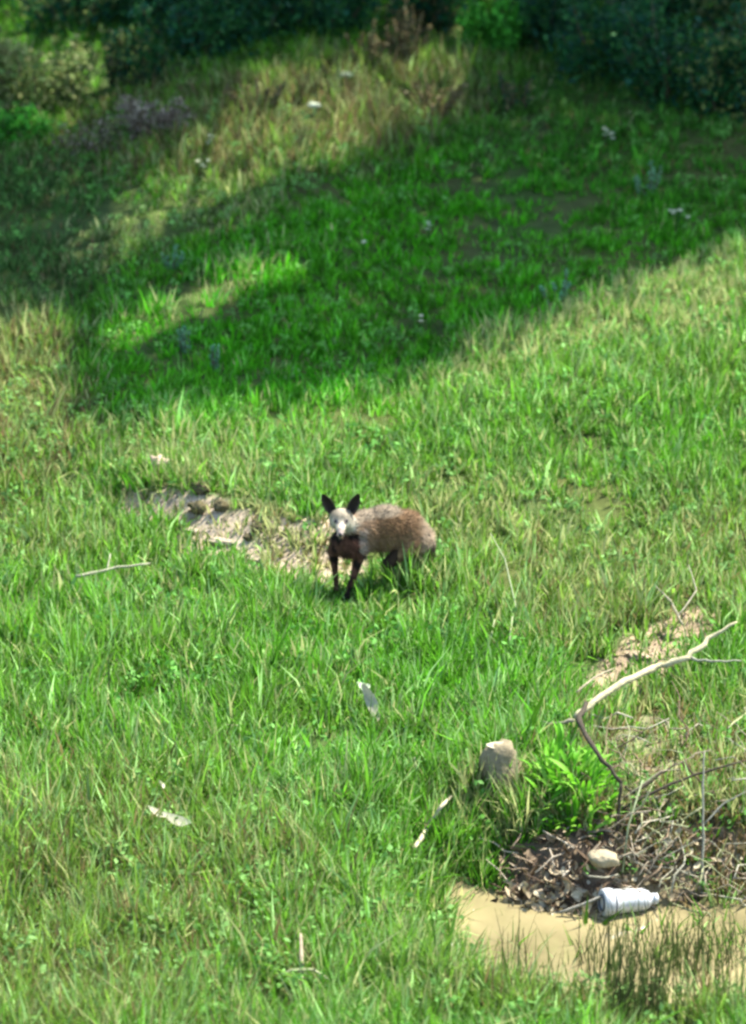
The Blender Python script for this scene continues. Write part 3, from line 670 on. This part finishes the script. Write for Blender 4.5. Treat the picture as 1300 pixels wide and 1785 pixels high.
# sedge standing in the near water
def sedge(px, py, n, hmax, lab, cols=((.05,.08,.02),(.035,.04,.018),(.10,.14,.04),(.03,.045,.015))):
    b0 = P(px, py); V=[]; F=[]; C=[]; m = 0
    for i in range(n):
        bx, by = random.gauss(0, .07), random.gauss(0, .08); h_ = hmax*random.uniform(.5, 1.1); a = random.uniform(0, 6.28); ln = random.uniform(.0, .35); w_ = random.uniform(.002, .0045)
        for k in range(4):
            t = k/3; q = Vector((bx+math.cos(a)*ln*h_*t*t, by+math.sin(a)*ln*h_*t*t, h_*t-.02)); ww = w_*(1-t*.8)
            V += [(q.x-ww, q.y, q.z), (q.x+ww, q.y, q.z)]
            if k: F.append((m+2*k-2, m+2*k-1, m+2*k+1, m+2*k))
        cc = random.choice(cols); C += [cc]*8; m += 8
    o = link('sedge_clump', npmesh('sedge_clump', np.array(V), [np.array(F)], np.array(C)), M_blade, None, b0); tag(o, lab, 'sedge', 'sedge clumps at the near water edge')
for i in range(24):
    a, b = random.uniform(850, 1320), random.uniform(1668, 1800)
    if i < 14: a, b = random.gauss(1100, 65), random.uniform(1690, 1790)
    sedge(a, b, random.randint(20, 42), random.uniform(.16, .34), 'dark sedge clump standing in the near shallows of the puddle')

# ------------------------------------------------------------------ bottle
bp0 = at(1098, 1596, 0.0); bp0.z = WZ
T = empty('plastic_bottle', bp0); tag(T, 'white plastic bottle lying on its side at the water edge', 'bottle')
def lathe(prof, seg=28):
    V = []; F4 = []
    for xx, r in prof:
        for k in range(seg): a = 2*math.pi*k/seg; V.append((xx, math.cos(a)*r, math.sin(a)*r))
    for i in range(len(prof)-1):
        for k in range(seg): k2 = (k+1) % seg; F4.append((i*seg+k, i*seg+k2, (i+1)*seg+k2, (i+1)*seg+k))
    return np.array(V), np.array(F4)
def lobj(name, prof, m_, par):
    V, F_ = lathe(prof); o = link(name, npmesh(name, V, [F_], None, True), m_, par); return o
rb = .058
bdy = lobj('body', [(-.118,.0),(-.118,.030),(-.124,.046),(-.118,rb*.97),(-.104,rb),(-.085,rb),(-.081,rb*.95),(-.072,rb*.95),(-.068,rb*.88),(-.03,rb*.84),(.02,rb*.82),(.055,rb*.78),(.075,rb*.62),(.085,.024),(.093,.021)], M_plastic, T)
lobj('ridge', [(-.0785,rb*.955),(-.0785,rb*.985),(-.0745,rb*.985),(-.0745,rb*.955)], M_grey, bdy)
lobj('base_ring', [(-.1195,.026),(-.1265,.028),(-.1265,.034),(-.1195,.036)], M_grey, bdy)
lobj('cap', [(.0935,.0215),(.0935,.024),(.114,.023),(.116,.020),(.116,0)], M_plastic, T)
T.rotation_euler = (0, R(4), R(17)); T.location.z = WZ+.045

# ------------------------------------------------------------------ fox
fx0 = Vector((0, 0, float(height(np.array([0.]), np.array([0.]))[0])))
def capsule(bm, a, b, r1, r2, sx=1.):
    a, b = Vector(a), Vector(b); n = max(2, int((b-a).length/(min(r1, r2)*.35))+1)
    n = min(n, 14)
    for i in range(n+1):
        t = i/n; r = r1*(1-t)+r2*t; bmesh.ops.create_icosphere(bm, subdivisions=2, radius=r, matrix=Matrix.Translation(a.lerp(b, t)))
def ell(bm, c_, r, rot=(0,0,0)):
    from mathutils import Euler
    bmesh.ops.create_icosphere(bm, subdivisions=3, radius=1, matrix=Matrix.Translation(c_) @ Euler(rot).to_matrix().to_4x4() @ Matrix.Diagonal((*r, 1)))
bm = bmesh.new()
ell(bm, (.005,.035,.262), (.062,.065,.078))                       # chest
ell(bm, (.075,.095,.288), (.088,.075,.096), (0,.1,.45))            # shoulders
ell(bm, (.165,.135,.283), (.115,.080,.108), (0,.06,.3))           # ribs
ell(bm, (.255,.165,.252), (.100,.084,.104), (0,.35,.3))             # loin
ell(bm, (.314,.18,.208), (.064,.075,.085), (0,.3,.3))              # rump
capsule(bm, (.03,.06,.315), (-.015,.005,.372), .066, .046)         # neck
ell(bm, (-.026,-.008,.392), (.053,.054,.046), (.25,0,0))          # skull
ell(bm, (-.055,-.012,.374), (.022,.03,.024)); ell(bm, (.003,-.012,.374), (.022,.03,.024))   # cheeks
capsule(bm, (-.027,-.045,.383), (-.029,-.108,.355), .026, .013)     # muzzle
capsule(bm, (-.027,-.035,.366), (-.029,-.092,.345), .018, .009)     # jaw
# front legs: shoulder - elbow - wrist - paw
for pts, rr in [([(-.035,.055,.26),(-.062,.075,.185),(-.056,.078,.10),(-.05,.088,.028),(-.05,.066,.008)], [.040,.025,.0145,.0115,.014]),
                ([(.05,.035,.25),(.050,.035,.180),(.030,.014,.10),(.002,.008,.028),(-.002,-.014,.008)], [.042,.027,.0155,.012,.0145])]:
    for i in range(4): capsule(bm, pts[i], pts[i+1], rr[i], rr[i+1])
# hind legs: hip - knee - hock - paw
for pts, rr in [([(.28,.13,.215),(.180,.075,.130),(.205,.09,.062),(.17,.07,.012),(.145,.06,.010)], [.055,.026,.016,.0135,.014]),
                ([(.335,.21,.20),(.285,.20,.12),(.345,.225,.075),(.315,.215,.012),(.285,.205,.010)], [.058,.030,.018,.0135,.014])]:
    for i in range(4): capsule(bm, pts[i], pts[i+1], rr[i], rr[i+1])
me = bpy.data.meshes.new('fox_raw'); bm.to_mesh(me); bm.free()
tmp = bpy.data.objects.new('tmp', me); COL.objects.link(tmp)
md = tmp.modifiers.new('r', 'REMESH'); md.mode = 'VOXEL'; md.voxel_size = .0045
sm = tmp.modifiers.new('s', 'SMOOTH'); sm.factor = .6; sm.iterations = 5
dg = bpy.context.evaluated_depsgraph_get(); me2 = bpy.data.meshes.new_from_object(tmp.evaluated_get(dg)); bpy.data.objects.remove(tmp); bpy.data.meshes.remove(me)
me2.name = 'fox'
def foxcol(p):
    x_, y_, z_ = p
    n_ = mnoise.noise(Vector(p)*22); n2_ = mnoise.noise(Vector(p)*9)
    brown = Vector((.20,.122,.062)); grey = Vector((.235,.165,.105)); dark = Vector((.011,.0065,.005)); pale = Vector((.50,.43,.32)); tan = Vector((.33,.25,.165)); red = Vector((.135,.078,.036))
    c_ = brown.copy()
    c_ = c_.lerp(grey, min(1, max(0, (.14-x_)/.08)))                       # greyer shoulder
    c_ = c_.lerp(red, min(.75, max(0, (n2_+.12)*2))*(1 if .1 < x_ < .28 and z_ > .27 else 0))
    c_ = c_.lerp(tan, min(1, max(0, (x_-.315)/.035)))                      # pale rump
    c_ = c_.lerp(Vector((.32,.27,.19)), min(.7, max(0, (z_-.352)/.02)) if x_ > .04 else 0)
    zl = (.205 if x_ < .23 and y_ < .12 else .165)+.03*n_
    if z_ < zl: c_ = c_.lerp(dark, .9 if x_ < .23 and y_ < .12 else min(.85, .35+(zl-z_)*8))                             # legs and belly line
    if x_ < .062+.012*n_ and z_ < .322 and y_ < .12: c_ = dark.lerp(Vector((.10,.045,.028)), max(0, min(1, .5+n_*2)))
    if .05 < x_ < .085 and .225 < z_ < .33 and y_ < .06: c_ = Vector((.27,.215,.165))
    if (Vector((x_, y_, z_))-Vector((-.026,-.02,.385))).length < .075 and z_ > .332: c_ = pale.lerp(Vector((.24,.205,.14)), min(.8, max(0, (z_-.395)/.03)))*(.9+.4*n_)
    if y_ < -.088 and z_ > .352: c_ = Vector((.3,.24,.2))
    # grey smudges round the eyes
    for ex in (-.049, -.004):
        if (Vector((x_, z_))-Vector((ex, .398))).length < .011 and y_ < -.03: c_ = Vector((.20,.16,.14))
    return c_*(1+.16*n_)
co = np.empty(len(me2.vertices)*3, np.float32); me2.vertices.foreach_get('co', co); co = co.reshape(-1, 3)
cl = np.array([tuple(foxcol(tuple(p)))+(1,) for p in co], np.float32)
a_ = me2.color_attributes.new('tint', 'FLOAT_COLOR', 'POINT'); a_.data.foreach_set('color', cl.ravel())
me2.polygons.foreach_set('use_smooth', np.ones(len(me2.polygons), bool))
me2.materials.clear()
fox = link('fox', me2, M_fur, None, fx0)
tag(fox, 'brown fox with dark legs and ears and a pale face, standing beside the bank', 'fox')
# short fur
nv = np.empty(len(me2.vertices)*3, np.float32); me2.vertices.foreach_get('normal', nv); nv = nv.reshape(-1, 3)
pick = rng.choice(len(co), min(len(co), 15000), replace=False); pc, pn = co[pick], nv[pick]
body_dir = np.array([.8, .25, -.55]); onleg = (pc[:, 2] < .19); head = (pc[:, 2] > .34) & (pc[:, 0] < .035)
fl = np.where(onleg, .005, np.where(head, .006, .020))*rng.uniform(.6, 1.3, len(pc))
dv = pn*.75+body_dir*np.where(head, .15, .6)[:, None]+rng.normal(0, .16, pc.shape); dv /= np.linalg.norm(dv, axis=1)[:, None]
sdv = np.cross(dv, pn+rng.normal(0, .3, pn.shape)); sdv /= np.linalg.norm(sdv, axis=1)[:, None]+1e-9
wf_ = np.where(onleg | head, .0012, .0018)[:, None]
V = np.stack([pc-sdv*wf_, pc+sdv*wf_, pc+dv*fl[:, None]], 1).reshape(-1, 3); F_ = np.arange(len(V)).reshape(-1, 3)
link('fur', npmesh('fur', V, [F_], np.repeat(cl[pick, :3]*rng.uniform(.95, 1.06, len(pc))[:, None], 3, axis=0)), M_fur, fox)
# ears, eyes, nose, tail
def ear(base, tip, wv_, lab=None):
    base, tip, wv_ = Vector(base), Vector(tip), Vector(wv_)
    n_ = 6; V = []; C = []; F4 = []; ax_ = (tip-base); back = Vector((0, .022, 0))
    for side in (0, 1):
        for i in range(n_+1):
            t = i/n_; ww = math.sin(math.pi*(.22+.72*t))**.75
            for k in range(5):
                s_ = (k-2)/2; p = base+ax_*t+wv_*s_*ww+back*(1-s_*s_)*ww+Vector((0, .004*side, 0)); V.append(tuple(p))
                C.append((.026,.019,.014) if side or abs(s_) < .9 else (.08,.06,.045))
    o_ = (n_+1)*5
    for sd_ in (0, 1):
        for i in range(n_):
            for k in range(4): q = sd_*o_+i*5+k; f = (q, q+1, q+6, q+5); F4.append(f if sd_ == 0 else f[::-1])
    for i in range(n_):
        for k in (0, 4): q = i*5+k; F4.append((q, q+5, q+5+o_, q+o_))
    link('ear', npmesh('ear', np.array(V), [np.array(F4)], np.array(C), True), M_fur, fox)
ear((-.062,.004,.412), (-.108,.004,.504), (.024,0,.009)); ear((.012,.004,.412), (.052,.004,.504), (.024,0,-.009))
for ex in (-.049, -.004):
    bm = bmesh.new(); bmesh.ops.create_icosphere(bm, subdivisions=2, radius=.0068); e_ = bpy.data.meshes.new('eye'); bm.to_mesh(e_); bm.free()
    link('eye', e_, M_black, fox, (ex, -.050, .398))
bm = bmesh.new(); bmesh.ops.create_icosphere(bm, subdivisions=2, radius=.0095); e_ = bpy.data.meshes.new('nose'); bm.to_mesh(e_); bm.free()
link('nose', e_, M_black, fox, (-.029, -.119, .360))
A = Acc(); A.tube([(.350,.195,.235),(.372,.20,.205),(.384,.205,.16),(.386,.21,.12),(.380,.215,.08),(.375,.22,.06)], [.026,.025,.022,.019,.014,.004], 10, None, .12)
tm = A.mesh('tail'); ca = tm.color_attributes['tint']
for v in tm.vertices: ca.data[v.index].color = (.30,.24,.16,1) if v.co.z > .17 else (.07,.045,.03,1)
link('tail', tm, M_fur, fox)
